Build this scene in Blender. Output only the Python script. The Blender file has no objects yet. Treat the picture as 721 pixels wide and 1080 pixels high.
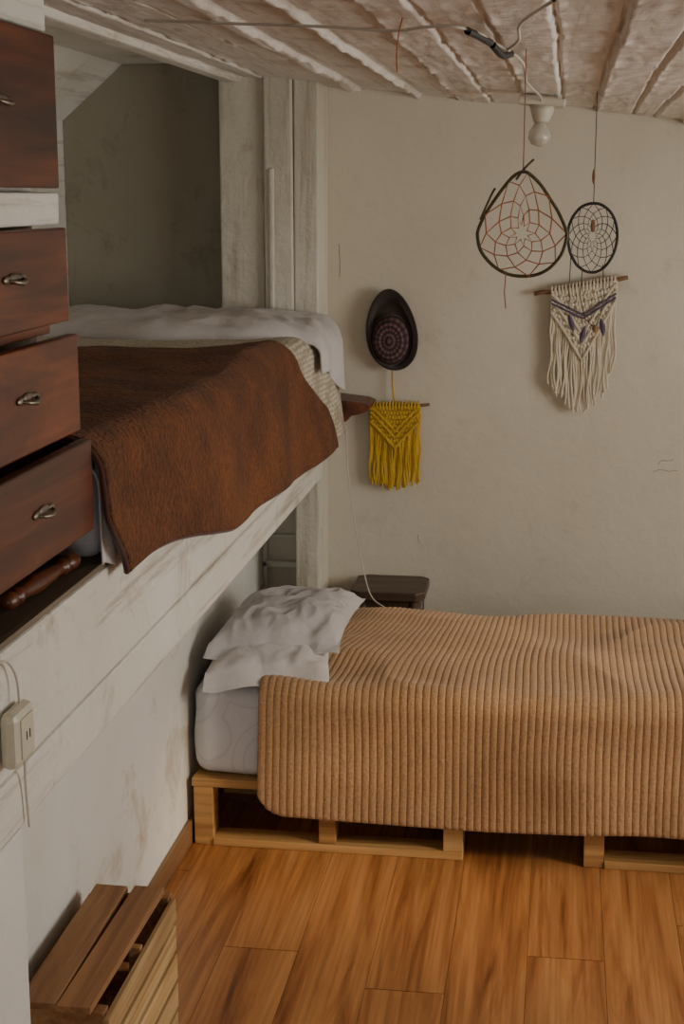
import bpy, math, random
from mathutils import Vector, Matrix, noise
random.seed(4)
S=bpy.context.scene
C=S.collection

# ---------------------------------------------------------------- materials
def newmat(name):
    m=bpy.data.materials.new(name); m.use_nodes=True
    nt=m.node_tree; nt.nodes.clear()
    o=nt.nodes.new('ShaderNodeOutputMaterial'); b=nt.nodes.new('ShaderNodeBsdfPrincipled')
    nt.links.new(b.outputs[0],o.inputs[0])
    return m,nt,b
def N(nt,t,**kw):
    n=nt.nodes.new(t)
    for k,v in kw.items(): setattr(n,k,v)
    return n
def L(nt,a,b): nt.links.new(a,b)
def ramp(nt,fac,stops):
    r=N(nt,'ShaderNodeValToRGB')
    e=r.color_ramp.elements
    while len(e)<len(stops): e.new(0.5)
    for i,(p,c) in enumerate(stops):
        e[i].position=p; e[i].color=(*c,1)
    L(nt,fac,r.inputs[0]); return r.outputs[0]
def mixc(nt,fac,a,b,blend='MIX'):
    m=N(nt,'ShaderNodeMix',data_type='RGBA',blend_type=blend)
    for sock,v in ((m.inputs[0],fac),(m.inputs[6],a),(m.inputs[7],b)):
        if isinstance(v,bpy.types.NodeSocket): L(nt,v,sock)
        elif isinstance(v,(int,float)): sock.default_value=v
        else: sock.default_value=(*v,1)
    return m.outputs[2]
def coord(nt,scale=(1,1,1),rnd=False):
    tc=N(nt,'ShaderNodeTexCoord'); v=tc.outputs['Object']
    if rnd:
        at=N(nt,'ShaderNodeAttribute',attribute_name='rnd')
        ma=N(nt,'ShaderNodeVectorMath',operation='MULTIPLY_ADD')
        L(nt,at.outputs['Fac'],ma.inputs[0]); ma.inputs[1].default_value=(13.1,17.7,9.3)
        L(nt,v,ma.inputs[2]); v=ma.outputs[0]
    mp=N(nt,'ShaderNodeMapping'); mp.inputs['Scale'].default_value=scale
    L(nt,v,mp.inputs[0]); return mp.outputs[0]
def noi(nt,vec,scale,detail=4,rough=.55,dist=0):
    n=N(nt,'ShaderNodeTexNoise'); L(nt,vec,n.inputs['Vector'])
    n.inputs['Scale'].default_value=scale; n.inputs['Detail'].default_value=detail
    n.inputs['Roughness'].default_value=rough; n.inputs['Distortion'].default_value=dist
    return n.outputs[0]
def bump(nt,b,h,strength,dist=.01,prev=None):
    n=N(nt,'ShaderNodeBump'); n.inputs['Strength'].default_value=strength; n.inputs['Distance'].default_value=dist
    L(nt,h,n.inputs['Height'])
    if prev: L(nt,prev,n.inputs['Normal'])
    L(nt,n.outputs[0],b.inputs['Normal']); return n.outputs[0]

def plaster(name,c,c2,stain=(.35,.27,.17),stain_amt=.25,rough=.85,bs=.35,bscale=9,streak=None,thr=.60,chip=None,chipthr=.655,big=1.6):
    m,nt,b=newmat(name); v=coord(nt)
    n1=noi(nt,v,big,5,.6); base=mixc(nt,ramp(nt,n1,[(.3,(0,0,0)),(.7,(1,1,1))]),c,c2)
    n2=noi(nt,v,5,8,.7,.5)
    f=ramp(nt,n2,[(thr,(0,0,0)),(thr+.16,(stain_amt,)*3)])
    col=mixc(nt,f,base,stain)
    if streak:
        vs=coord(nt,streak); n3=noi(nt,vs,1,6,.7,.3)
        f2=ramp(nt,n3,[(.54,(0,0,0)),(.69,(stain_amt*.9,)*3)]); col=mixc(nt,f2,col,stain)
    if chip:
        n4=noi(nt,v,22,6,.75,.8); f3=ramp(nt,n4,[(chipthr,(0,0,0)),(chipthr+.025,(.75,)*3)]); col=mixc(nt,f3,col,chip)
    L(nt,col,b.inputs['Base Color']); b.inputs['Roughness'].default_value=rough
    p=bump(nt,b,noi(nt,v,bscale,6,.6),bs,.02); bump(nt,b,noi(nt,v,90,4,.6),.15,.003,p)
    return m
def wood(name,stops,axis='Y',sc=9,rough=.5,bs=.2,var=.35,stretch=.08,dist=.8,coat=0,fine=.55):
    m,nt,b=newmat(name)
    s=[sc,sc,sc]; s['XYZ'.index(axis)]=sc*stretch
    v=coord(nt,tuple(s),True)
    n1=noi(nt,v,1,6,.6,dist)
    col=ramp(nt,n1,stops)
    s2=[x*7 for x in s]; s2['XYZ'.index(axis)]=sc*stretch*2
    v2=coord(nt,tuple(s2),True); n2=noi(nt,v2,1,3,.5)
    col=mixc(nt,fine,col,ramp(nt,n2,[(.3,(.45,.42,.4)),(.6,(1,1,1))]),'MULTIPLY')
    at=N(nt,'ShaderNodeAttribute',attribute_name='rnd')
    br=ramp(nt,at.outputs['Fac'],[(0,(1-var,)*3),(1,(1,1,1))])
    col=mixc(nt,1.0,col,br,'MULTIPLY')
    L(nt,col,b.inputs['Base Color']); b.inputs['Roughness'].default_value=rough
    b.inputs['Coat Weight'].default_value=coat; b.inputs['Coat Roughness'].default_value=.25
    bump(nt,b,n2,bs,.003)
    return m
def fabric(name,c,c2,scale=6,fine=350,rough=.95,bs=.4,sheen=.3,finedist=.002,wr=.0,lo=.6):
    m,nt,b=newmat(name); v=coord(nt)
    n1=noi(nt,v,scale,5,.6); col=mixc(nt,ramp(nt,n1,[(.35,(0,0,0)),(.65,(1,1,1))]),c,c2)
    n2=noi(nt,v,fine,2,.6)
    col=mixc(nt,.6,col,ramp(nt,n2,[(.3,(lo,lo,lo)),(.65,(1,1,1))]),'MULTIPLY')
    L(nt,col,b.inputs['Base Color']); b.inputs['Roughness'].default_value=rough
    b.inputs['Sheen Weight'].default_value=sheen
    p=bump(nt,b,n2,bs,finedist)
    if wr: bump(nt,b,noi(nt,v,14,4,.6,1.0),wr,.02,p)
    return m
def plain(name,c,rough=.6,metal=0,var=.15,scale=20,bs=.1):
    m,nt,b=newmat(name); v=coord(nt); n=noi(nt,v,scale,4)
    col=mixc(nt,ramp(nt,n,[(.3,(0,0,0)),(.7,(1,1,1))]),c,tuple(x*(1-var) for x in c))
    L(nt,col,b.inputs['Base Color']); b.inputs['Roughness'].default_value=rough; b.inputs['Metallic'].default_value=metal
    bump(nt,b,n,bs,.003); return m

M_wall=plaster('wall_plaster',(.70,.65,.545),(.59,.535,.43),(.40,.33,.23),.45,bs=.34,bscale=6,big=1.0,thr=.58)
M_wallL=plaster('left_plaster',(.74,.735,.69),(.62,.605,.54),(.44,.36,.24),.85,bs=.35,thr=.55)
M_white=plaster('old_white_paint',(.75,.735,.67),(.63,.60,.51),(.33,.27,.18),.85,.7,.55,14,streak=(5,1.1,26),chip=(.30,.23,.15),chipthr=.68,thr=.57)
M_post=plaster('old_white_paint_upright',(.71,.675,.58),(.59,.55,.45),(.34,.27,.17),.8,.7,.6,14,streak=(24,24,1.2),chip=(.30,.23,.15),chipthr=.68)
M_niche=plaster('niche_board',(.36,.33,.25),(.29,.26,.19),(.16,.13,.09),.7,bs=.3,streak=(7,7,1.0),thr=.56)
M_ceil=plaster('ceiling_paint',(.84,.81,.75),(.72,.68,.61),(.38,.31,.23),.7,.85,.45,14,streak=(30,1.1,30),chip=(.26,.20,.14),chipthr=.665,thr=.57)
M_floor=wood('floor_laminate',[(.25,(.14,.042,.012)),(.38,(.33,.120,.034)),(.53,(.50,.212,.066)),(.76,(.62,.30,.104))],'Y',16,.40,.03,.12,.07,1.2,.1,.5)
M_drawer=wood('drawer_mahogany',[(.3,(.035,.009,.004)),(.5,(.130,.032,.010)),(.72,(.28,.075,.021))],'Y',9,.45,.2,.25,.12,1.2,.08,.75)
M_pal=wood('pallet_pine',[(.3,(.40,.19,.06)),(.55,(.62,.35,.125)),(.75,(.76,.50,.22))],'X',10,.65,.3,.25)
M_crate=wood('crate_wood',[(.3,(.26,.11,.04)),(.5,(.47,.22,.085)),(.72,(.64,.36,.16))],'Y',14,.7,.5,.4)
M_crateL=wood('crate_wood_light',[(.3,(.48,.27,.10)),(.5,(.68,.44,.19)),(.72,(.80,.60,.32))],'Y',14,.7,.5,.3)
M_dark=wood('dark_wood',[(.3,(.025,.015,.009)),(.55,(.075,.043,.026)),(.75,(.15,.10,.06))],'X',12,.45,.3,.2)
M_ledge=wood('ledge_wood',[(.3,(.06,.042,.025)),(.55,(.15,.11,.07)),(.75,(.26,.20,.14))],'Y',10,.75,.5,.2)
M_red=wood('red_turned_wood',[(.3,(.08,.022,.009)),(.55,(.20,.058,.02)),(.75,(.34,.11,.04))],'Y',12,.4,.1,.2)
M_base=wood('baseboard_wood',[(.3,(.12,.06,.025)),(.55,(.24,.125,.052)),(.75,(.35,.20,.09))],'Y',10,.5,.1,.1)
M_stick=plain('stick',(.24,.12,.055),.7,0,.4,60,.4)
M_green=plain('vine_hoop',(.11,.085,.03),.7,0,.5,60,.5)
M_black=plain('black_cord',(.02,.016,.014),.6)
M_orange=plain('orange_thread',(.45,.14,.045),.7)
M_brownthread=plain('brown_thread',(.30,.13,.06),.7)
M_plastic=plain('cream_plastic',(.62,.58,.46),.4,0,.1)
M_cable=plain('white_cable',(.60,.56,.48),.5)
M_metal=plain('aged_metal',(.30,.26,.21),.45,1,.5,80)
M_blanket=fabric('brown_plush',(.205,.066,.014),(.105,.033,.008),6,85,.95,1.0,.03,.010,lo=.28)
M_hem=fabric('blanket_hem',(.08,.020,.010),(.055,.015,.008),9,300)
M_sheet=fabric('white_sheet',(.70,.68,.68),(.60,.58,.58),4,500,.9,.15,.1,.001,.3,lo=.85)
M_pillow=fabric('pillow_cotton',(.64,.61,.60),(.56,.53,.52),4,500,.9,.15,.15,.001,.30,lo=.85)
M_pillow2=fabric('grey_pillow_cotton',(.56,.53,.52),(.48,.455,.45),4,500,.9,.15,.15,.001,.35,lo=.85)
M_yel=fabric('yellow_cotton',(.70,.45,.03),(.56,.34,.015),20,400)
M_crm=fabric('cream_cotton',(.78,.70,.55),(.68,.59,.43),20,400)
M_purple=fabric('purple_yarn',(.13,.09,.16),(.08,.05,.1),20,400)
M_crack=plain('crack_dark',(.22,.17,.11),.9)

def mk_sherpa():
    m,nt,b=newmat('sherpa_cream'); v=coord(nt)
    vo=N(nt,'ShaderNodeTexVoronoi'); vo.inputs['Scale'].default_value=70; vo.inputs['Randomness'].default_value=.3
    L(nt,v,vo.inputs['Vector'])
    col=ramp(nt,vo.outputs['Distance'],[(.15,(.72,.66,.55)),(.6,(.36,.31,.22))])
    L(nt,col,b.inputs['Base Color']); b.inputs['Roughness'].default_value=.95
    n=N(nt,'ShaderNodeBump',invert=True); n.inputs['Strength'].default_value=.6; n.inputs['Distance'].default_value=.005
    L(nt,vo.outputs['Distance'],n.inputs['Height']); L(nt,n.outputs[0],b.inputs['Normal']); return m
M_sherpa=mk_sherpa()
def mk_mat():
    m,nt,b=newmat('quilted_mattress'); v=coord(nt,(5,5,5))
    vo=N(nt,'ShaderNodeTexVoronoi'); vo.inputs['Scale'].default_value=1; vo.inputs['Randomness'].default_value=.6
    L(nt,v,vo.inputs['Vector'])
    mt=N(nt,'ShaderNodeMath',operation='SINE'); mm=N(nt,'ShaderNodeMath',operation='MULTIPLY'); mm.inputs[1].default_value=42
    L(nt,vo.outputs['Distance'],mm.inputs[0]); L(nt,mm.outputs[0],mt.inputs[0])
    col=ramp(nt,mt.outputs[0],[(.0,(.62,.64,.69)),(.85,(.61,.63,.68)),(1,(.54,.56,.62))])
    L(nt,col,b.inputs['Base Color']); b.inputs['Roughness'].default_value=.85
    bump(nt,b,mt.outputs[0],.2,.0015); return m
M_matt=mk_mat()
def mk_spread():
    m,nt,b=newmat('tan_ribbed_plush'); v=coord(nt)
    n1=noi(nt,v,3,5,.6); c=mixc(nt,ramp(nt,n1,[(.35,(0,0,0)),(.65,(1,1,1))]),(.51,.305,.15),(.40,.23,.105))
    n2=noi(nt,v,150,3,.7)
    c=mixc(nt,.7,c,ramp(nt,n2,[(.3,(.50,.45,.40)),(.65,(1,1,1))]),'MULTIPLY')
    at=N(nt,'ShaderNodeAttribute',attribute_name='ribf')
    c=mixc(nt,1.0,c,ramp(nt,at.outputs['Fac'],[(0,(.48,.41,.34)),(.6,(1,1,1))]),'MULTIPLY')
    L(nt,c,b.inputs['Base Color']); b.inputs['Roughness'].default_value=.95; b.inputs['Sheen Weight'].default_value=.15
    bump(nt,b,n2,.7,.004); return m
M_spread=mk_spread()
HC=Vector((-.525,4.72,1.285))
HX,HZ=HC.x-.004,HC.z-.032
def mk_hat():
    m,nt,b=newmat('hat_crochet')
    tc=N(nt,'ShaderNodeTexCoord')
    sub=N(nt,'ShaderNodeVectorMath',operation='SUBTRACT'); L(nt,tc.outputs['Object'],sub.inputs[0]); sub.inputs[1].default_value=(HX,HC.y,HZ)
    mul=N(nt,'ShaderNodeVectorMath',operation='MULTIPLY'); L(nt,sub.outputs[0],mul.inputs[0]); mul.inputs[1].default_value=(1,0,.82)
    ln=N(nt,'ShaderNodeVectorMath',operation='LENGTH'); L(nt,mul.outputs[0],ln.inputs[0])
    mm=N(nt,'ShaderNodeMath',operation='MULTIPLY'); mm.inputs[1].default_value=480; L(nt,ln.outputs['Value'],mm.inputs[0])
    sn=N(nt,'ShaderNodeMath',operation='SINE'); L(nt,mm.outputs[0],sn.inputs[0])
    sp=N(nt,'ShaderNodeSeparateXYZ'); L(nt,mul.outputs[0],sp.inputs[0])
    at=N(nt,'ShaderNodeMath',operation='ARCTAN2'); L(nt,sp.outputs[2],at.inputs[0]); L(nt,sp.outputs[0],at.inputs[1])
    am=N(nt,'ShaderNodeMath',operation='MULTIPLY'); am.inputs[1].default_value=18; L(nt,at.outputs[0],am.inputs[0])
    sa=N(nt,'ShaderNodeMath',operation='SINE'); L(nt,am.outputs[0],sa.inputs[0])
    ad=N(nt,'ShaderNodeMath',operation='MULTIPLY_ADD'); L(nt,sa.outputs[0],ad.inputs[0]); ad.inputs[1].default_value=.6; L(nt,sn.outputs[0],ad.inputs[2])
    ck=N(nt,'ShaderNodeTexNoise'); L(nt,tc.outputs['Object'],ck.inputs['Vector']); ck.inputs['Scale'].default_value=120
    hf=N(nt,'ShaderNodeMath',operation='MULTIPLY_ADD'); L(nt,ad.outputs[0],hf.inputs[0]); hf.inputs[1].default_value=.3; hf.inputs[2].default_value=.5
    rings=ramp(nt,hf.outputs[0],[(.2,(.03,.016,.022)),(.55,(.07,.032,.04)),(.85,(.17,.10,.09))])
    L(nt,rings,b.inputs['Base Color']); b.inputs['Roughness'].default_value=.9
    bump(nt,b,ck.outputs[0],.6,.004); return m
M_hat=mk_hat()
M_felt=fabric('hat_felt',(.045,.026,.02),(.03,.018,.014),20,300)
def mk_glass():
    m,nt,b=newmat('bulb_glass'); b.inputs['Base Color'].default_value=(.8,.76,.66,1)
    b.inputs['Roughness'].default_value=.15; b.inputs['Transmission Weight'].default_value=.5; return m
M_bulb=mk_glass()

# ---------------------------------------------------------------- mesh builder
class MB:
    def __init__(s): s.v=[];s.f=[];s.r=[]
    def add(s,vs,fs,r=None):
        o=len(s.v); s.v+= [tuple(p) for p in vs]; r=random.random() if r is None else r
        for f in fs: s.f.append(tuple(i+o for i in f)); s.r.append(r)
    def box(s,x0,x1,y0,y1,z0,z1,rot=None,j=0):
        vs=[Vector((x,y,z)) for x in (x0,x1) for y in (y0,y1) for z in (z0,z1)]
        if j: vs=[p+Vector((random.uniform(-j,j),random.uniform(-j,j),random.uniform(-j,j))) for p in vs]
        if rot is not None:
            c=Vector(((x0+x1)/2,(y0+y1)/2,(z0+z1)/2)); vs=[rot@(p-c)+c for p in vs]
        s.add(vs,[(0,1,3,2),(4,6,7,5),(0,4,5,1),(2,3,7,6),(0,2,6,4),(1,5,7,3)])
    def tube(s,pts,rad,seg=12,cap=True,r=None):
        pts=[Vector(p) for p in pts]; n=len(pts)
        if not hasattr(rad,'__len__'): rad=[rad]*n
        vs=[];fs=[]
        ref=None
        for i,p in enumerate(pts):
            t=(pts[min(i+1,n-1)]-pts[max(i-1,0)])
            t=t.normalized() if t.length>1e-9 else Vector((0,0,1))
            if ref is None:
                ref=Vector((1,0,0)) if abs(t.x)<.8 else Vector((0,1,0))
            a=(ref-t*ref.dot(t)).normalized(); ref=a; b=t.cross(a)
            for k in range(seg):
                w=2*math.pi*k/seg; vs.append(p+(a*math.cos(w)+b*math.sin(w))*rad[i])
        for i in range(n-1):
            for k in range(seg):
                k2=(k+1)%seg; fs.append((i*seg+k,i*seg+k2,(i+1)*seg+k2,(i+1)*seg+k))
        if cap: fs.append(tuple(range(seg))[::-1]); fs.append(tuple((n-1)*seg+k for k in range(seg)))
        s.add(vs,fs,r)
    def ell(s,c,rx,ry,rz,nu=12,nv=8):
        vs=[];fs=[]
        for i in range(nv+1):
            p=math.pi*i/nv
            for k in range(nu):
                t=2*math.pi*k/nu; vs.append((c[0]+rx*math.sin(p)*math.cos(t),c[1]+ry*math.sin(p)*math.sin(t),c[2]+rz*math.cos(p)))
        for i in range(nv):
            for k in range(nu): fs.append((i*nu+k,(i+1)*nu+k,(i+1)*nu+(k+1)%nu,i*nu+(k+1)%nu))
        s.add(vs,fs)
    def build(s,name,mat,parent=None,bevel=0,smooth=False,subs=0,solid=0):
        me=bpy.data.meshes.new(name); me.from_pydata(s.v,[],s.f); me.update()
        at=me.attributes.new('rnd','FLOAT','FACE'); at.data.foreach_set('value',s.r)
        me.materials.append(mat)
        if smooth: me.polygons.foreach_set('use_smooth',[True]*len(me.polygons))
        o=bpy.data.objects.new(name,me); C.objects.link(o)
        if parent: o.parent=parent
        if solid:
            m=o.modifiers.new('sol','SOLIDIFY'); m.thickness=solid; m.offset=-1
        if bevel:
            m=o.modifiers.new('bev','BEVEL'); m.width=bevel; m.segments=2; m.limit_method='ANGLE'
        if subs:
            m=o.modifiers.new('sub','SUBSURF'); m.levels=subs; m.render_levels=subs
        return o
def empty(name):
    e=bpy.data.objects.new(name,None); C.objects.link(e); return e
def curve(name,splines,rad,mat,parent=None,cyclic=False):
    cu=bpy.data.curves.new(name,'CURVE'); cu.dimensions='3D'; cu.bevel_depth=rad; cu.bevel_resolution=2
    for i,pts in enumerate(splines):
        sp=cu.splines.new('POLY'); sp.points.add(len(pts)-1)
        for k,p in enumerate(pts): sp.points[k].co=(*p,1)
        sp.use_cyclic_u=cyclic; sp.use_smooth=True
    cu.materials.append(mat)
    o=bpy.data.objects.new(name,cu); C.objects.link(o)
    if parent: o.parent=parent
    return o
def smoothpts(pts,n=8):
    pts=[Vector(p) for p in pts]; out=[]
    P_=[pts[0]]+pts+[pts[-1]]
    for i in range(1,len(P_)-2):
        for k in range(n):
            t=k/n; a,b,c,d=P_[i-1],P_[i],P_[i+1],P_[i+2]
            out.append(.5*((2*b)+(-a+c)*t+(2*a-5*b+4*c-d)*t*t+(-a+3*b-3*c+d)*t**3))
    out.append(pts[-1]); return out
def ss(a,b,x):
    t=min(1,max(0,(x-a)/(b-a))); return t*t*(3-2*t)
def nz(x,y,z=0): return noise.noise(Vector((x,y,z)))
def ridge(x,y,z=0): return 1-2*abs(nz(x,y,z))
def gridmesh(name,nu,nv,fn,mat,parent=None,solid=0,attr=None,subs=0):
    vs=[];av=[]
    for i in range(nu+1):
        for j in range(nv+1):
            r=fn(i/nu,j/nv)
            if attr: vs.append(r[0]); av.append(r[1])
            else: vs.append(r)
    fs=[(i*(nv+1)+j,(i+1)*(nv+1)+j,(i+1)*(nv+1)+j+1,i*(nv+1)+j+1) for i in range(nu) for j in range(nv)]
    me=bpy.data.meshes.new(name); me.from_pydata([tuple(v) for v in vs],[],fs); me.update()
    me.polygons.foreach_set('use_smooth',[True]*len(fs))
    if attr:
        a=me.attributes.new(attr,'FLOAT','POINT'); a.data.foreach_set('value',av)
    me.materials.append(mat); o=bpy.data.objects.new(name,me); C.objects.link(o)
    if parent: o.parent=parent
    if solid:
        m=o.modifiers.new('s','SOLIDIFY'); m.thickness=solid; m.offset=-1
    if subs:
        m=o.modifiers.new('sub','SUBSURF'); m.levels=subs; m.render_levels=subs
    return o

YB=4.80; XF=-.72; XL=-.95; XR=1.9; YF=-1.3
# ---------------------------------------------------------------- room shell
def ceilz(x): return 2.05-.092*(x+1)
fl=MB(); w=.174; x=-.73-w*2
while x<XR:
    y=YF-random.uniform(0,1.2)
    i=round((x+.73)/w)
    if i==0: y=3.157-1.28*4
    if i==2: y=3.015-1.28*4
    if i==1: y=3.157-.55-1.28*3
    while y<YB:
        fl.box(max(x+.0005,XL-.02),x+w-.0005,max(y+.0015,YF),min(y+1.28-.0015,YB),-.02,0); y+=1.28
    x+=w
fl.box(XL-.02,XR,YF,YB,-.06,-.0205)
fl.build('floor',M_floor)
b=MB(); b.box(-1.7,XR,YB,YB+.12,-.05,2.3); b.build('wall_back',M_wall)
b=MB(); b.box(XL-.1,XL,1.90,YB,-.02,1.0); b.build('wall_left',M_wallL)
b=MB(); b.box(XL-.1,XF-.002,YF,1.90,-.02,.838); b.build('wall_left_front',M_wallL,bevel=.006)
b=MB(); b.box(-1.68,-1.58,YF,YB,.9,1.93)
b.add([(-1.58,YF,1.93),(-1.58,YB,1.93),(-1.38,YB,2.10),(-1.38,YF,2.10),(-1.68,YF,1.93),(-1.68,YB,1.93),(-1.38,YB,2.2),(-1.38,YF,2.2)],
      [(0,1,2,3),(4,7,6,5),(1,5,6,2),(0,3,7,4)])
b.build('wall_niche_side',M_white)
b=MB(); b.box(-1.40,-.96,YF,YB,2.10,2.2); b.build('ceiling_niche',M_white)
b=MB()
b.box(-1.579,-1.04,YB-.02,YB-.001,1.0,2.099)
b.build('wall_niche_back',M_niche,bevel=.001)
b=MB()
b.box(-1.02,-.975,YF,YB,2.028,2.099,j=.003)
b.build('trim_1',M_white,bevel=.006)
b=MB()
b.box(-1.04,-.90,4.62,YB-.001,1.15,2.08,j=.003)
b.box(-.898,-.812,4.600,YB-.001,1.15,2.08,j=.003)
b.box(-.81,-.735,4.61,YB-.001,0.0,2.06,j=.002)
b.box(-.885,-.868,4.592,4.605,1.15,1.78,j=.002)
b.build('column',M_post,bevel=.012)
b=MB(); b.box(-.95,-.81,YB-.03,YB-.001,.50,.52); b.box(-.95,-.81,YB-.02,YB-.001,.60,.61);b.box(-.95,-.935,YB-.03,YB-.001,.0,1.0)
b.build('trim_2',M_wallL,bevel=.003)
def wallwin_x(name,x0,x1,y0,y1,wy0,wy1,wz0,wz1):
    b=MB(); b.box(x0,x1,y0,wy0,0,2.3); b.box(x0,x1,wy1,y1,0,2.3); b.box(x0,x1,wy0,wy1,0,wz0); b.box(x0,x1,wy0,wy1,wz1,2.3); b.build(name,M_wall)
wallwin_x('wall_right',XR,XR+.12,YF,YB,2.2,3.8,.85,1.75)
b=MB(); b.box(-1.7,-.2,YF-.12,YF,0,2.3); b.box(1.3,XR+.12,YF-.12,YF,0,2.3); b.box(-.2,1.3,YF-.12,YF,0,.7); b.box(-.2,1.3,YF-.12,YF,1.75,2.3); b.build('wall_front',M_wall)
b=MB()
for yy in (2.2,2.98,3.76): b.box(XR+.03,XR+.08,yy,yy+.04,.85,1.75)
for zz in (.85,1.28,1.71): b.box(XR+.03,XR+.08,2.2,3.8,zz,zz+.04)
b.build('window_1',M_white,bevel=.004)
b=MB()
for xx in (-.2,.53,1.26): b.box(xx,xx+.04,YF-.08,YF-.03,.7,1.75)
for zz in (.7,1.2,1.71): b.box(-.2,1.3,YF-.08,YF-.03,zz,zz+.04)
b.build('window_2',M_white,bevel=.004)
# hairline cracks and scuffs in the back wall plaster
random.seed(21)
ck=[]
for (x,z,n,dx,dz) in ((.30,.845,14,.006,.0012),(.315,.87,9,.006,.002),(-.44,.62,6,.0005,-.006),(-.70,1.55,10,.0006,-.012)):
    pts=[]
    for i in range(n):
        pts.append((x,YB-.0003,z)); x+=dx+random.uniform(-.003,.003); z+=dz+random.uniform(-.004,.004)
    ck.append(pts)
curve('wall_crack',ck,.0009,M_crack)
# ceiling: painted boards, uneven levels, crusted joints and battens
random.seed(11)
seams=[]; xx=-1.0
while xx<XR+.1:
    seams.append((xx,random.uniform(-.007,.007),random.choice([0,0,1]),random.uniform(-.03,.03),random.uniform(.008,.02))); xx+=random.uniform(.085,.16)
def cf(u,v):
    X=-1.0+u*(XR+1.0); Y=YF+v*(YB-YF)
    z=ceilz(X)
    Xe=X+.007*nz(Y*1.7,X*2)+.004*nz(Y*9,X*5,4)
    lev=0
    for k,(sx,lv,bt,sl,bw) in enumerate(seams):
        sxx=sx+sl*(Y-2.5)*.35
        if Xe>=sxx: lev=lv
        d=Xe-sxx
        if abs(d)<.05:
            if bt:
                z-=.014*(1-ss(bw*.8,bw*1.1,abs(d)))*(.85+.5*nz(Y*5,sx*9))
            else:
                z+=.013*(1-ss(.001,.006,abs(d)))
            z-=.008*max(0,nz(Y*14,sx*20)+.1)*math.exp(-((d-.006)/.010)**2)
    z+=lev+.0024*nz(X*12,Y*4)+.0014*nz(X*50,Y*10,3)
    return (X,Y,z)
gridmesh('ceiling',700,300,cf,M_ceil,solid=-.03)
b=MB(); b.box(XL,XL+.014,1.905,YB-.2,0,.065); b.build('baseboard_left',M_base,bevel=.003)

# ---------------------------------------------------------------- upper bunk
bunk=empty('bunk_bed')
b=MB()
b.box(XF-.03,XF,YF+.02,4.60,.84,.925,j=.001); b.box(XF-.03,XF-.001,YF+.02,4.60,.926,1.106,j=.001)
b.build('face_board',M_white,bunk,bevel=.006)
b=MB(); b.box(-1.575,XF-.032,2.5,4.59,1.04,1.10); b.build('platform',M_white,bunk)
b=MB(); b.box(-1.0,XF-.004,YF+.02,2.495,1.107,1.116); b.build('ledge',M_ledge,bunk)
def roundbox(name,x0,x1,y0,y1,z0,z1,r,mat,parent=None,amp=.006):
    vs={};V=[];F=[]
    def vid(p):
        k=tuple(round(c,5) for c in p)
        if k not in vs: vs[k]=len(V); V.append(k)
        return vs[k]
    nx,ny,nzz=max(4,int((x1-x0)/.02)),max(4,int((y1-y0)/.02)),14
    def face(fn,a,bn):
        for i in range(a):
            for j in range(bn):
                F.append((vid(fn(i/a,j/bn)),vid(fn((i+1)/a,j/bn)),vid(fn((i+1)/a,(j+1)/bn)),vid(fn(i/a,(j+1)/bn))))
    lx=lambda t:x0+(x1-x0)*t; ly=lambda t:y0+(y1-y0)*t; lz=lambda t:z0+(z1-z0)*t
    face(lambda s,t:(lx(s),ly(t),z1),nx,ny); face(lambda s,t:(lx(t),ly(s),z0),ny,nx)
    face(lambda s,t:(lx(s),y0,lz(t)),nx,nzz); face(lambda s,t:(lx(t),y1,lz(s)),nzz,nx)
    face(lambda s,t:(x0,ly(t),lz(s)),nzz,ny); face(lambda s,t:(x1,ly(s),lz(t)),ny,nzz)
    out=[]
    for p in V:
        q=Vector((min(max(p[0],x0+r),x1-r),min(max(p[1],y0+r),y1-r),min(max(p[2],z0+r),z1-r)))
        d=Vector(p)-q; dd=d.normalized() if d.length>1e-6 else Vector((0,0,0))
        pp=q+dd*min(r,d.length)
        out.append(tuple(pp+dd*amp*nz(pp.x*6,pp.y*6,pp.z*9)))
    me=bpy.data.meshes.new(name); me.from_pydata(out,[],F); me.update(); me.polygons.foreach_set('use_smooth',[True]*len(F))
    me.materials.append(mat); o=bpy.data.objects.new(name,me); C.objects.link(o)
    if parent:o.parent=parent
    return o
roundbox('mattress',-1.56,XF-.012,2.33,4.57,1.108,1.275,.04,M_sheet,bunk,.004)
def drape(X_in,Xe,ztop,s,R=.045):
    flat=(Xe-R)-X_in
    if s<flat: return X_in+s,ztop,0
    s2=s-flat; arc=R*math.pi/2
    if s2<arc:
        a=s2/R; return Xe-R+R*math.sin(a),ztop-R+R*math.cos(a),a/(math.pi/2)
    return Xe,ztop-R-(s2-arc),1
def shtf(u,v):
    Y=2.285+u*.4; zt=1.285; Xe=-.7195
    hem=1.112+.008*math.sin(Y*50)
    tot=(Xe-.04+1.2)+.04*math.pi/2+(zt-.04-hem)
    X,Z,k=drape(-1.2,Xe,zt,v*tot,.04)
    X+=k*(.003+.003*math.sin(Y*90+Z*10))
    return (X,Y,Z)
gridmesh('hanging_sheet',60,60,shtf,M_sheet,bunk,solid=.003)
def shf(u,v):
    Y=3.2+u*(4.59-3.2)
    zt=1.296; Xe=-.700+.014*ss(3.9,4.3,Y)
    hem=1.04-.055*ss(3.8,4.2,Y)+.010*math.sin(Y*9)
    tot=(Xe-.045+1.5)+.045*math.pi/2+(zt-.045-hem)
    X,Z,k=drape(-1.5,Xe,zt,v*tot)
    drop=max(0,zt-Z)
    X+= drop*(.01+.10*ss(4.0,4.45,Y))+ .006*k*math.sin(Y*15+Z*4)*min(1,drop*6)*ss(4.0,4.3,Y)
    Z+= .004*nz(X*7,Y*7)*(1-k)+.012*(1-k)*ss(3.45,3.6,Y)
    return (X,Y,Z)
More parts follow.
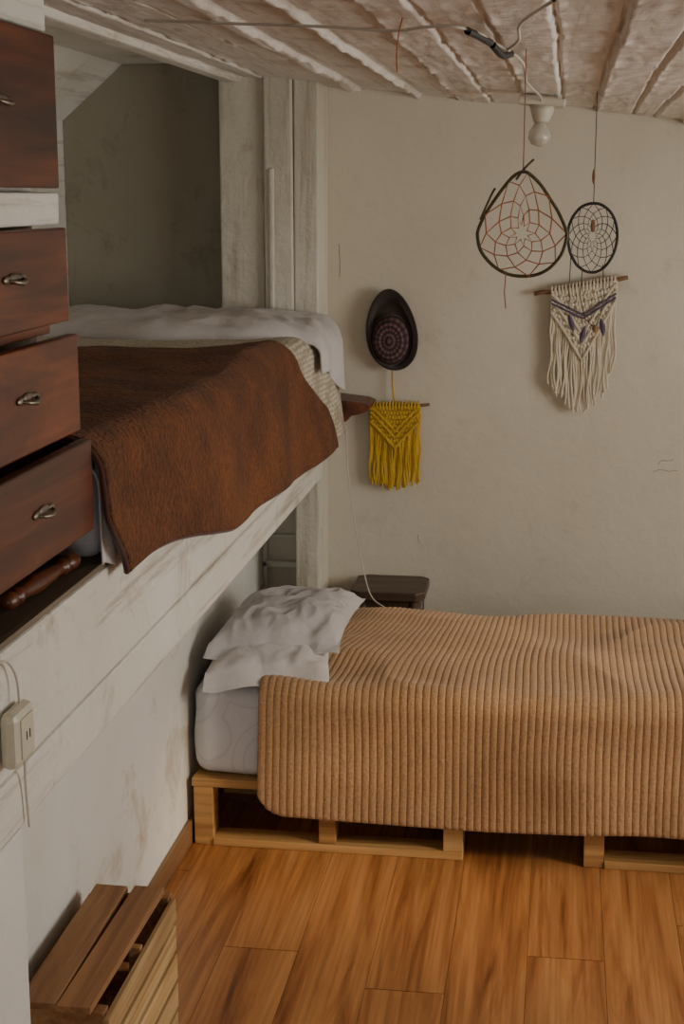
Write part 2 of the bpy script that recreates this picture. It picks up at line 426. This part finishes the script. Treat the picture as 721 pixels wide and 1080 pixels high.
gridmesh('sherpa_throw',70,100,shf,M_sherpa,solid=.006)
def duf(u,v):
    zt=1.338
    Xe=-.668
    over=.06+.09*ss(.2,.9,u)
    tot=(Xe-.045+1.5)+.04*math.pi/2+over
    s=v*tot
    X,Z,k=drape(-1.5,Xe,zt,s)
    y0=4.05+.06*nz(X*4,3)+.16*ss(-.90,-.66,X)
    Y=y0+u*(4.588-y0)
    edge=min(1,u/.14)
    th=.040*math.sqrt(max(0,1-(1-edge)**2))
    Z=Z-.030+th*(1-k)
    wr=.014*nz(X*5,Y*9)+.013*(ridge(X*3+Y*2,Y*9,2)-.4)+.010*(ridge(X*9,Y*16,5)-.4)
    Z+=wr*(1-k)*edge -.018*ss(-.85,-.70,X)*(1-k)
    X+=k*(.004+.009*math.sin(Y*24)+.05*max(0,zt-.045-Z))
    return (X,Y,Z)
gridmesh('white_duvet',90,190,duf,M_pillow,solid=.006)
# brown plush blanket
def brf(u,v):
    zt=1.322; Xin=-1.45; Yn=2.258
    Yguess=Yn+u*1.95
    Xe=-.706+.032*ss(2.26,2.9,Yguess)
    tot0=(Xe-.05-Xin)+.05*math.pi/2
    hem=1.095-.070*ss(2.4,3.1,Yguess)-.055*ss(3.1,4.4,Yguess)+.006*math.sin(Yguess*8+1)
    tot=tot0+(zt-.05-hem)
    s=v*tot
    X,Z,k=drape(Xin,Xe,zt,s,.05)
    sfrac=(s-(tot0-.25))/(tot-tot0+.25)
    yend=3.50+.33*ss(0,.5,sfrac)+.54*ss(.38,1,sfrac)
    ystart=Yn+.08*ss(.72,1,sfrac)
    Y=ystart+(yend-ystart)*u
    drop=max(0,zt-Z-.05)
    fold=math.sin(Y*9.5+.3+1.2*nz(Y*1.5,0))
    X+= drop*.08+ k*(.010+.010*fold)*min(1,drop*5)
    Z+= (1-k)*(.006*nz(X*6,Y*6)+.003*nz(X*15,Y*15)+.014*ss(3.2,3.45,Y)+.008*ridge(X*1.5+Y,Y*2.5,8)*.5)
    X+= k*.004*nz(Y*9,Z*9)
    return (X,Y,Z)
o=gridmesh('brown_blanket',160,130,brf,M_blanket,solid=.008)
hemp=[]
for j in range(0,131): hemp.append(brf(1,j/130))
for i in range(159,-1,-1): hemp.append(brf(i/160,1))
for j in range(129,70,-1): hemp.append(brf(0,j/130))
curve('hem_binding',[hemp],.0055,M_hem,o)

# ---------------------------------------------------------------- chest of drawers (built in)
ch=empty('chest_of_drawers')
b=MB()
b.box(-1.2,-.80,1.25,2.262,1.655,1.93)
b.box(-.80,-.757,1.25,2.26,1.657,1.704,j=.001)
b.build('carcass',M_white,ch,bevel=.004)
b=MB(); b.box(-1.2,-.80,YF+.1,2.262,1.931,2.04); b.box(-.80,-.768,YF+.1,2.26,1.936,2.02,j=.001); b.build('wall_above_drawers',M_white,None,bevel=.004)
b=MB(); b.box(-1.2,-.835,1.25,2.26,1.118,1.184); b.box(-1.2,-.80,1.25,2.258,1.184,1.654)
b.box(-.80,-.775,1.25,2.25,1.492,1.510); b.box(-.80,-.775,1.25,2.25,1.327,1.343)
b.build('lower_carcass',M_drawer,ch,bevel=.002)
dr=[(1.710,1.930,-.752),(1.512,1.652,-.744),(1.343,1.492,-.732),(1.186,1.330,-.716)]
for i,(z0,z1,xf) in enumerate(dr):
    for k,(ya,yb) in enumerate(((1.75,2.25),(1.25,1.745))):
        b=MB()
        b.box(xf-.02,xf,ya,yb,z0,z1)
        b.box(-.79,xf-.021,ya+.015,ya+.027,z0+.008,z1-.02)
        b.box(-.79,xf-.021,yb-.027,yb-.015,z0+.008,z1-.02)
        b.box(-.79,xf-.021,ya+.027,yb-.027,z0+.008,z0+.014)
        b.build(f'drawer_{i+1}_{k+1}',M_drawer,ch,bevel=.003)
        zc=(z0+z1)/2+.005; yc=(ya+yb)/2+ (0.015 if k==0 else 0)
        h=MB()
        h.ell((xf+.002,yc-.028,zc),.003,.016,.006); h.ell((xf+.002,yc+.028,zc),.003,.016,.006)
        h.ell((xf+.002,yc,zc+.001),.003,.026,.008)
        h.tube([(xf+.003,yc-.03,zc),(xf+.011,yc-.02,zc-.003),(xf+.014,yc,zc-.005),(xf+.011,yc+.02,zc-.003),(xf+.003,yc+.03,zc)],[.002,.003,.0042,.003,.002],10)
        h.build(f'handle_{i+1}_{k+1}',M_metal,ch,smooth=True)
b=MB(); n=60; pts=[];rad=[]
prof=[(0,.008),(.04,.013),(.08,.013),(.1,.008),(.14,.014),(.2,.010),(.4,.0145),(.6,.012),(.75,.009),(.79,.015),(.83,.009),(.88,.014),(.96,.014),(1,.007)]
for i in range(n+1):
    t=i/n
    for (a,ra),(c,rc) in zip(prof,prof[1:]):
        if a<=t<=c: r=ra+(rc-ra)*ss(a,c,t); break
    pts.append((-.768+.012*t,1.99+.28*t,1.1325)); rad.append(r)
b.tube(pts,rad,16); b.build('turned_wood_spindle',M_red,smooth=True)

# outlet box and cables
ob=empty('wall_outlet')
b=MB(); b.box(XF+.0005,XF+.026,1.815,1.895,.95,1.03); b.build('housing',M_plastic,ob,bevel=.012)
b=MB(); b.box(XF+.026,XF+.028,1.832,1.878,.962,1.018); b.build('faceplate',M_plastic,ob,bevel=.006)
b=MB()
b.box(XF+.028,XF+.0286,1.848,1.851,.985,.997); b.box(XF+.028,XF+.0286,1.860,1.863,.985,.997)
b.build('slots',M_dark,ob)
curve('cord',[smoothpts([(XF+.006,1.76,1.10),(XF+.008,1.83,1.10),(XF+.01,1.865,1.07),(XF+.012,1.87,1.03)]),
              smoothpts([(XF+.012,1.88,.95),(XF+.006,1.895,.90),(XF+.005,1.905,.835)])],.0018,M_cable,ob)
curve('hanging_wire',[smoothpts([(-.64,4.55,1.0),(-.635,4.56,.85),(-.60,4.53,.65),(-.55,4.42,.52),(-.50,4.37,.49)],10)],.0020,M_cable)

b=MB()
pr=[(-.735,1.085),(-.60,1.070),(-.578,1.062),(-.582,1.046),(-.612,1.034),(-.635,1.030),(-.650,1.012),(-.68,1.004),(-.735,.99)]
n=len(pr); vs=[(p[0],4.62,p[1]) for p in pr]+[(p[0],4.79,p[1]) for p in pr]
b.add(vs,[tuple(range(n))[::-1],tuple(range(n,2*n))]+[(i,(i+1)%n,n+(i+1)%n,n+i) for i in range(n)])
b.build('carved_wood_bracket',M_red,bevel=.003)

# ---------------------------------------------------------------- pallet bed
pb=empty('pallet_bed')
def pallet(name,x0,x1):
    b=MB()
    y0,y1=3.70,4.48
    for yy in (y0,(y0+y1)/2-.03,y1-.06):
        for t in (0,.5,1):
            w_=.052 if t!=.5 else .045
            xc=x0+w_/2+(x1-x0-w_)*t
            b.box(xc-w_/2,xc+w_/2,yy,yy+.07,.022 if t!=.0 else .0,.163,j=.001)
        b.box(x0+.0525,x1,yy-.004,yy+.07,.0,.0215,j=.0005)
    yy=y0-.002
    while yy+.09<=y1+.02:
        b.box(x0-.004,x1+.004,yy,yy+.09,.1635,.1865,j=.001); yy+=.115
    return b.build(name,M_pal,pb,bevel=.002)
pallet('pallet_1',-.93,-.213)
pallet('pallet_2',.098,.815)
roundbox('mattress',-.935,1.02,3.712,4.475,.19,.44,.045,M_matt,pb,.010)
P=.0190; xl0=-.742
def bsf(u,v):
    W=1.80; X=xl0+u*W
    zt=.458; yb=4.485; yf=3.668; R=.05
    rise=.0
    if u*W<.08: rise=.08-math.sqrt(max(0,.08**2-(.08-u*W)**2))
    hem=.104+rise*.9+.006*math.sin(X*7)
    back=.05; flat=yb-.02-(yf+R); arc=R*math.pi/2; down=zt-R-hem
    tot=back+flat+arc+down; s=v*tot
    if s<back: Y=yb; Z=zt-.02-(back-s); k=0;nrm=(0,1,0)
    elif s<back+flat:
        t=s-back; Y=yb-.02-t; Z=zt-.02*math.exp(-t/.015); nrm=(0,0,1); k=0
    elif s<back+flat+arc:
        a=(s-back-flat)/R; Y=yf+R-R*math.sin(a); Z=zt-R+R*math.cos(a); nrm=(0,-math.sin(a),math.cos(a)); k=a/(math.pi/2)
    else:
        Y=yf; Z=zt-R-(s-back-flat-arc); nrm=(0,-1,0);k=1
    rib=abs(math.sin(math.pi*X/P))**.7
    tp=1-k
    m_=ss(-.25,.15,nz(X*1.6,Y*2,11)+.05)
    h=(.014*nz(X*2.6+Y*2,Y*4.2-X*1.0)+.017*(ridge(X*2.0+Y*2.8,Y*3.2-X*1.5,4)-.5)*m_)*tp
    h*=1 if s>back else 0
    h+=k*(.006*math.sin(X*9+1)+.006*nz(X*6,Z*5))*min(1,(zt-Z)*5)
    h+=.0034*rib
    Xw=X+.010*nz(X*2.0,Y*3+Z*3,7)*min(1,u*8)
    topf=ss(3.70,4.48,Y)
    Xw+=.155*topf*(1-u)**4
    Xw+=-.008*k*(zt-Z)/.35*(1-u)**2+.05*(zt-Z)*k*u
    z=Z+nrm[2]*h; y=Y+nrm[1]*h
    if k<.5: z+=.012*math.sin(math.pi*min(1,max(0,(Y-3.7)/.78)))
    return ((Xw,y,max(z,.02)),rib)
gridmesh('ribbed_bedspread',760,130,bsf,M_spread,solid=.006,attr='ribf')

def pillow(name,cx,cy,cz,w_,l_,t_,rot,shear,mat,seed=0,flap=.035):
    V=[];F=[];n=80
    R=Matrix.Rotation(rot,3,'Z')
    def pt(i,j,side):
        u=-1.0+2*i/n; v=-1+2*j/n
        fu=min(1,abs(u)/.97); fv=min(1,abs(v)/(.84 if v<0 else .97))
        th=t_*((1-fu**3.2)*(1-fv**3.0))**.5
        x=u*w_*(1-.07*(1-v*v)); y=v*l_*(1-.05*(1-u*u))
        g=min(1,th/(t_*.5))
        sd=side+seed
        wr=.009*nz(x*10,y*9,sd)+.014*(ridge(x*7+y*6,y*5-x*6,sd)-.5)+.007*(ridge(x*20-y*9,y*14+x*7,sd*3)-.5)
        wr*=min(1,t_/.08)
        gath=.006*math.sin(x*62+4*nz(x*9,seed))*math.exp(-((v+.80)/.14)**2)
        wv=.006*math.sin(x*34+seed)*ss(.80,1,-v)+.004*nz(x*20,y*20,5+seed)
        if side>0: z=th+wr*g+wv+gath+.002
        else: z=-th*.30+wv-.002
        z-=flap*ss(.80,1.0,-v)
        p=R@Vector((x+shear*y,y,z)); return (cx+p.x,cy+p.y,cz+p.z)
    idx={}
    for sd in (1,-1):
        for i in range(n+1):
            for j in range(n+1):
                idx[(sd,i,j)]=len(V); V.append(pt(i,j,sd))
    for i in range(n):
        for j in range(n):
            F.append((idx[(1,i,j)],idx[(1,i+1,j)],idx[(1,i+1,j+1)],idx[(1,i,j+1)]))
            F.append((idx[(-1,i,j)],idx[(-1,i,j+1)],idx[(-1,i+1,j+1)],idx[(-1,i+1,j)]))
    def st(a,b2): F.append((idx[(1,*a)],idx[(-1,*a)],idx[(-1,*b2)],idx[(1,*b2)]))
    for i in range(n): st((i,0),(i+1,0)); st((i+1,n),(i,n)); st((0,i+1),(0,i)); st((n,i),(n,i+1))
    me=bpy.data.meshes.new(name); me.from_pydata(V,[],F); me.update(); me.polygons.foreach_set('use_smooth',[True]*len(F))
    me.materials.append(mat); o=bpy.data.objects.new(name,me); C.objects.link(o)
    m=o.modifiers.new('s','SUBSURF'); m.levels=1; m.render_levels=1
    return o
pillow('pillow',-.750,3.905,.484,.165,.230,.040,.20,.10,M_pillow,3,.034)
pillow('pillow.001',-.728,4.03,.527,.180,.245,.070,.24,.26,M_pillow2,9,.020)

# ---------------------------------------------------------------- stool behind the bed
st=empty('wooden_stool')
b=MB()
oct_=[(-.628,4.56),(-.60,4.535),(-.42,4.535),(-.395,4.56),(-.395,4.74),(-.42,4.765),(-.60,4.765),(-.628,4.74)]
n=8; b.add([(x,y,.462) for x,y in oct_]+[(x,y,.49) for x,y in oct_],[tuple(range(n))[::-1],tuple(range(n,2*n))]+[(i,(i+1)%n,n+(i+1)%n,n+i) for i in range(n)])
b.box(-.60,-.42,4.555,4.575,.40,.461); b.box(-.60,-.42,4.725,4.745,.40,.461); b.box(-.60,-.58,4.575,4.725,.40,.461); b.box(-.44,-.42,4.575,4.725,.40,.461)
b.build('seat',M_dark,st,bevel=.004)
for i,(x,y,dx,dy) in enumerate(((-.59,4.565,-.01,-.0),(-.43,4.565,.02,-.0),(-.59,4.735,-.01,.01),(-.43,4.735,.02,.01))):
    b=MB(); b.tube([(x,y,.46),(x+dx*.3,y+dy*.3,.33),(x+dx*.6,y+dy*.6,.2),(x+dx,y+dy,0)],[.017,.014,.019,.012],10); b.build(f'leg_{i+1}',M_dark,st,smooth=True)

# ---------------------------------------------------------------- wooden crate
cr=empty('wooden_crate')
X0,X1,Y0,Y1,H=-.928,-.745,2.33,2.80,.30
b=MB()
b.box(X0+.018,X0+.085,Y0,Y1,H,H+.012,Matrix.Rotation(.01,3,'Z'),.001)
b.box(X0+.092,X0+.155,Y0-.006,Y1+.004,H+.0005,H+.013,Matrix.Rotation(-.015,3,'Z'),.001)
b.build('top_slats',M_crate,cr,bevel=.0015)
b=MB()
for z0,z1 in ((.245,.292),(.18,.232),(.115,.168),(.05,.102),(.002,.04)):
    b.box(X1-.011,X1,Y0-.004,Y1,z0,z1,None,.001)
b.build('side_slats',M_crateL,cr,bevel=.0015)
b=MB()
for z0,z1 in ((.19,.29),(.05,.14)): b.box(X0,X0+.01,Y0,Y1,z0,z1,None,.001)
b.build('back_slats',M_crate,cr,bevel=.0015)
b=MB()
for ya in (Y0+.003,(Y0+Y1)/2-.007,Y1-.018):
    if ya!=(Y0+Y1)/2-.007:
        b.box(X0+.011,X1-.012,ya,ya+.014,.15,.299); b.box(X0+.011,X1-.012,ya,ya+.014,.0,.13)
    b.box(X1-.035,X1-.012,ya+.0145,ya+.032,0,.298); b.box(X0+.011,X0+.03,ya+.0145,ya+.032,0,.298)
b.build('end_panels',M_crate,cr,bevel=.0015)

# ---------------------------------------------------------------- brimmed hat hung flat on the wall
hat=empty('brimmed_hat'); na=56
def outline(a,t=1):
    rx=.077;rz=.124
    return (rx*t*math.cos(a)*(1-.16*math.sin(a)*t)-.010*math.sin(a)*t, rz*t*math.sin(a))
V=MB(); vs=[];fs=[]; nr=16
for i in range(nr+1):
    for k in range(na):
        a=2*math.pi*k/na
        ox,oz=outline(a)
        cxx,czz=-.004,-.032
        q=i/nr
        bx=cxx+.056*math.cos(a); bz=czz+.072*math.sin(a)
        px_=bx+(ox-bx)*q; pz_=bz+(oz-bz)*q
        dep=.018+.022*ss(.5,1,q)*(.4+.6*abs(math.cos(a)))-.012*math.sin(q*math.pi)
        vs.append((HC.x+px_,4.788-dep,HC.z+pz_))
for i in range(nr):
    for k in range(na): fs.append((i*na+k,i*na+(k+1)%na,(i+1)*na+(k+1)%na,(i+1)*na+k))
V.add(vs,fs); V.build('brim',M_felt,hat,smooth=True,solid=.004)
rim=[vs[nr*na+k] for k in range(na)]
curve('rim',[rim],.0045,M_felt,hat,True)
V=MB(); vs=[];fs=[]; nr=18
for i in range(nr+1):
    t=i/nr
    for k in range(na):
        a=2*math.pi*k/na
        vs.append((HX+.060*t*math.cos(a),4.772-.052*(1-t**4)**.6-.004*math.cos(t*9),HZ+.076*t*math.sin(a)))
for i in range(nr):
    for k in range(na): fs.append((i*na+k,i*na+(k+1)%na,(i+1)*na+(k+1)%na,(i+1)*na+k))
V.add(vs,fs); V.build('crown',M_hat,hat,smooth=True)
curve('hat_band',[[(HX+.061*math.cos(2*math.pi*k/na),4.765,HZ+.077*math.sin(2*math.pi*k/na)) for k in range(na)]],.004,M_felt,hat,True)

# ---------------------------------------------------------------- macrame hangings
def macrame(name,xa,za,xb,zb,bx0,bx1,zbot_fn,net,mat,ncord,rad,stickr,loose=.004):
    e=empty(name); Y=4.775
    b=MB(); ps=[];rr=[]
    for i in range(13):
        t=i/12; ps.append((xa+(xb-xa)*t,Y-.004+.002*math.sin(i*1.7),za+(zb-za)*t+.002*math.sin(i*2.3))); rr.append(stickr*(1+.15*math.sin(i*3.1)))
    b.tube(ps,rr,10); b.build('stick',M_stick,e,smooth=True)
    zs=lambda x: za+(zb-za)*(x-xa)/(xb-xa)
    spl=[]
    for i in range(ncord):
        t=i/(ncord-1); x=bx0+(bx1-bx0)*t; zt=zs(x); zb_=zbot_fn(t)+random.uniform(-.010,.010); pts=[]
        ph=random.uniform(0,6)
        for k in range(17):
            q=k/16; z=zt-(zt-zb_)*q
            xx=x+ loose*math.sin(q*11+ph)*(q)+ .003*nz(i*3.3,q*5)
            pts.append((xx,Y-.012-.003*math.sin(i*1.3+q*4),z))
        spl.append(pts)
        if i%2==0:
            spl.append([(x,Y-.014,zt-.01),(x,Y-.018,zt+.002),(x,Y-.010,zt+stickr+.005),(x,Y+.002,zt+stickr+.004)])
    curve('cords',spl,rad,mat,e)
    kb=MB(); rows=9
    for r in range(rows):
        for c in range(ncord//2):
            t=(c+ (.5 if r%2 else 0)+.25)/(ncord//2)
            if t>1: continue
            x=bx0+(bx1-bx0)*t; zt=zs(x); zb_=zbot_fn(t); q=.03+r*.055
            if q>net(t): continue
            kb.ell((x,Y-.018,zt-(zt-zb_)*q),rad*1.7,rad*1.3,rad*2.0,8,6)
    kb.build('knots',mat,e,smooth=True)
    dl=[]
    for off in (0,.12,.2):
        pts=[]
        for k in range(21):
            t=k/20; x=bx0+(bx1-bx0)*t; zt=zs(x); zb_=zbot_fn(t)
            pts.append((x,Y-.020-.001*math.sin(k*2),zt-(zt-zb_)*min(.8,max(.04,net(t)-.02-off))))
        dl.append(pts)
    curve('hitch_rows',dl,rad*1.3,mat,e)
    return e
random.seed(3)
e1=macrame('macrame_wall_hanging',-.615,1.043,-.405,1.048,-.592,-.435,lambda t:.80-.025*(1-abs(2*t-1)),lambda t:.22+.30*(1-abs(2*t-1)),M_yel,32,.0036,.005)
e2=macrame('macrame_wall_hanging.001',-.084,1.40,.199,1.452,-.030,.165,lambda t:1.045+.10*abs(2*t-1)**1.5-.02*(1-t)+(.03 if t>.9 else 0),lambda t:.25+.35*(1-abs(2*t-1)),M_crm,38,.0034,.007,.006)
pu=[]
for off in (0,.012): pu.append([(-.03+.195*t,4.75,1.385+.02*t-off-.055*(1-abs(2*t-1))) for t in [k/16 for k in range(17)]])
curve('purple_band',pu,.003,M_purple,e2)
curve('hanging_loop',[smoothpts([(-.515,4.77,1.05),(-.523,4.775,1.10),(-.525,4.78,1.155)])],.0028,M_yel,e1)

# ---------------------------------------------------------------- dream catchers
def dream(name,cx,Y,cz,rfn,mat_h,mat_w,rad_h,ncol,rings,ztop,mat_s,drops,wr=.0012):
    e=empty(name)
    hp=[]
    for k in range(64):
        a=2*math.pi*k/64; r=rfn(a); f=1+.012*nz(math.cos(a)*3,math.sin(a)*3,cx*9); hp.append((cx+r[0]*f,Y+.004*math.sin(a*3),cz+r[1]*f))
    curve('hoop',[hp],rad_h,mat_h,e,True)
    wrap=[]
    for k in range(480):
        a=2*math.pi*k/480; r=rfn(a); ph=a*26
        wrap.append((cx+r[0]*(1+.02*math.cos(ph)),Y+.004*math.sin(a*3)+rad_h*1.1*math.sin(ph),cz+r[1]*(1+.02*math.cos(ph))))
    curve('hoop_wrap',[wrap],rad_h*.4,mat_h,e,True)
    spl=[]
    def rp(k,i):
        s_=1-(k/rings)**.9*.86; a=2*math.pi*(i+.5*k)/ncol; r=rfn(a); return (cx+r[0]*s_,Y,cz+r[1]*s_)
    for k in range(rings):
        pts=[]
        for i in range(ncol):
            pts+= [rp(k,i),rp(k+1,i)]
        pts.append(rp(k,0)); spl.append(pts)
    curve('web',spl,wr,mat_w,e)
    top=rfn(math.pi/2)
    curve('string',[[(cx+top[0],Y,cz+top[1]),(cx+top[0],Y,ztop)]],.0011,mat_s,e)
    if drops: curve('tails',drops,.0011,mat_s,e)
    return e
def tear(a):
    c,s=math.cos(a),math.sin(a)
    if s>0: return (.083*c*(1-.42*s**1.2),.112*s*(.84+.16*s))
    return (.083*c,.080*s*(1+.05*c))
d1=dream('dream_catcher',-.077,2.9,1.630,tear,M_green,M_orange,.0032,9,5,ceilz(-.08)-.005,M_brownthread,
      [[(-.105,2.9,1.56),(-.107,2.9,1.52),(-.104,2.9,1.49)]],.0013)
curve('twig_tip',[smoothpts([(-.09,2.9,1.728),(-.075,2.9,1.748),(-.058,2.9,1.765)]),smoothpts([(-.155,2.9,1.655),(-.135,2.895,1.70),(-.128,2.89,1.712)])],.0022,M_green,d1)
oval=lambda a:(.061*math.cos(a),.085*math.sin(a)*(1-.06*math.sin(a)))
d2=dream('dream_catcher.001',.072,3.9,1.600,oval,M_black,M_black,.0038,12,6,ceilz(.07)-.004,M_black,
      [[(.02,3.9,1.55),(.018,3.9,1.48),(.02,3.9,1.42)],[(.05,3.9,1.52),(.045,3.9,1.45),(.06,3.9,1.395),(.085,3.9,1.37)],[(.10,3.9,1.53),(.105,3.9,1.45),(.10,3.9,1.41),(.085,3.9,1.37)]])
b=MB(); b.ell((.072,3.895,1.625),.006,.003,.016); b.ell((.085,3.895,1.37),.007,.004,.010); b.ell((.07,3.895,1.745),.004,.004,.018); b.build('beads',M_stick,d2,smooth=True)
# small dark feathers tied to the tails
b=MB()
for fx,fz,tl in ((.02,1.405,.25),(.060,1.375,-.2),(.100,1.395,.15)):
    n=9; vs=[]
    for i in range(n):
        t=i/(n-1); wd_=.007*math.sin(math.pi*min(1,t*1.02+.02))**.7
        cx_=fx+tl*.05*t; zz=fz-.045*t
        vs+=[(cx_-wd_,3.898,zz),(cx_,3.896,zz+.002),(cx_+wd_,3.898,zz)]
    fs=[]
    for i in range(n-1):
        for c in (0,1): fs.append((i*3+c,i*3+c+1,i*3+c+4,i*3+c+3))
    b.add(vs,fs)
b.build('feathers',M_purple,d2,solid=.0006)

# ---------------------------------------------------------------- ceiling light
cl=empty('ceiling_light'); lx,ly=-.066,4.2; cz=ceilz(lx)-.018
b=MB(); b.box(lx-.062,lx+.062,ly-.05,ly+.05,cz-.014,cz+.006,Matrix.Rotation(.09,3,'Y')); b.build('base_plate',M_plastic,cl,bevel=.004)
b=MB(); b.tube([(lx,ly,cz-.012),(lx,ly,cz-.03),(lx-.002,ly,cz-.05),(lx-.002,ly,cz-.056)],[.034,.03,.022,.02],20); b.build('socket',M_plastic,cl,smooth=True)
b=MB(); b.tube([(lx-.002,ly,cz-.056),(lx-.003,ly,cz-.066),(lx-.004,ly,cz-.08),(lx-.005,ly,cz-.098),(lx-.005,ly,cz-.113),(lx-.005,ly,cz-.120)],[.015,.019,.028,.031,.022,.004],20); b.build('bulb',M_bulb,cl,smooth=True)
pc=empty('power_cable')
cz_=lambda x:ceilz(x)-.022
c1=[(-.75,2.75),(-.55,2.66),(-.42,2.60),(-.29,2.57),(-.22,2.46),(-.173,2.42),(-.14,2.50),(-.125,2.62),(-.105,2.74)]
curve('cable',[smoothpts([(x,y,cz_(x)) for x,y in c1]),
    smoothpts([(x,y,cz_(x)) for x,y in [(-.105,2.74),(-.085,3.0),(-.09,3.5),(-.07,3.9),(-.066,4.16)]]),
    smoothpts([(x,y,cz_(x)) for x,y in [(-.105,2.74),(-.08,2.55),(-.07,2.3),(-.02,2.0)]])],.0026,M_cable,pc)
curve('taped_joint',[smoothpts([(x,y,cz_(x)-.003) for x,y in [(-.155,2.44),(-.14,2.52),(-.128,2.60)]]),
   smoothpts([(-.125,2.62,cz_(-.1)-.002),(-.112,2.70,cz_(-.1)-.012),(-.10,2.78,cz_(-.1)-.003)])],.0062,M_black,pc)
curve('orange_thread',[smoothpts([(-.262,2.5,1.975),(-.268,2.5,1.95),(-.271,2.5,1.92),(-.270,2.5,1.892)])],.0012,M_orange)

# ---------------------------------------------------------------- lights
def area(name,loc,rot,sx,sy,e,col):
    l=bpy.data.lights.new(name,'AREA'); l.shape='RECTANGLE'; l.size=sx; l.size_y=sy; l.energy=e; l.color=col
    o=bpy.data.objects.new(name,l); C.objects.link(o); o.location=loc; o.rotation_euler=rot
area('window_light_right',(XR+.2,3.0,1.36),(0,math.radians(90),0),1.0,1.7,55,(1,.95,.87))
area('window_light_front',(.55,YF-.2,1.3),(math.radians(90),0,0),1.6,1.1,16,(1,.97,.93))
l=bpy.data.lights.new('sun','SUN'); l.energy=2.0; l.angle=math.radians(8); l.color=(1,.80,.55)
o=bpy.data.objects.new('sun',l); C.objects.link(o); o.location=(4,2,4)
o.rotation_euler=Vector((-1.9,.75,-.95)).to_track_quat('-Z','Y').to_euler()
wd=bpy.data.worlds.new('World'); S.world=wd; wd.use_nodes=True
bg=wd.node_tree.nodes['Background']; bg.inputs[0].default_value=(.75,.85,1,1); bg.inputs[1].default_value=.55

cam=bpy.data.cameras.new('camera'); co=bpy.data.objects.new('camera',cam); C.objects.link(co)
cam.sensor_fit='VERTICAL'; cam.sensor_height=24; cam.lens=1600/1080*24; cam.clip_start=.02
co.location=(0,0,1.70); co.rotation_euler=(math.radians(78.2),0,math.radians(8.17))
S.camera=co
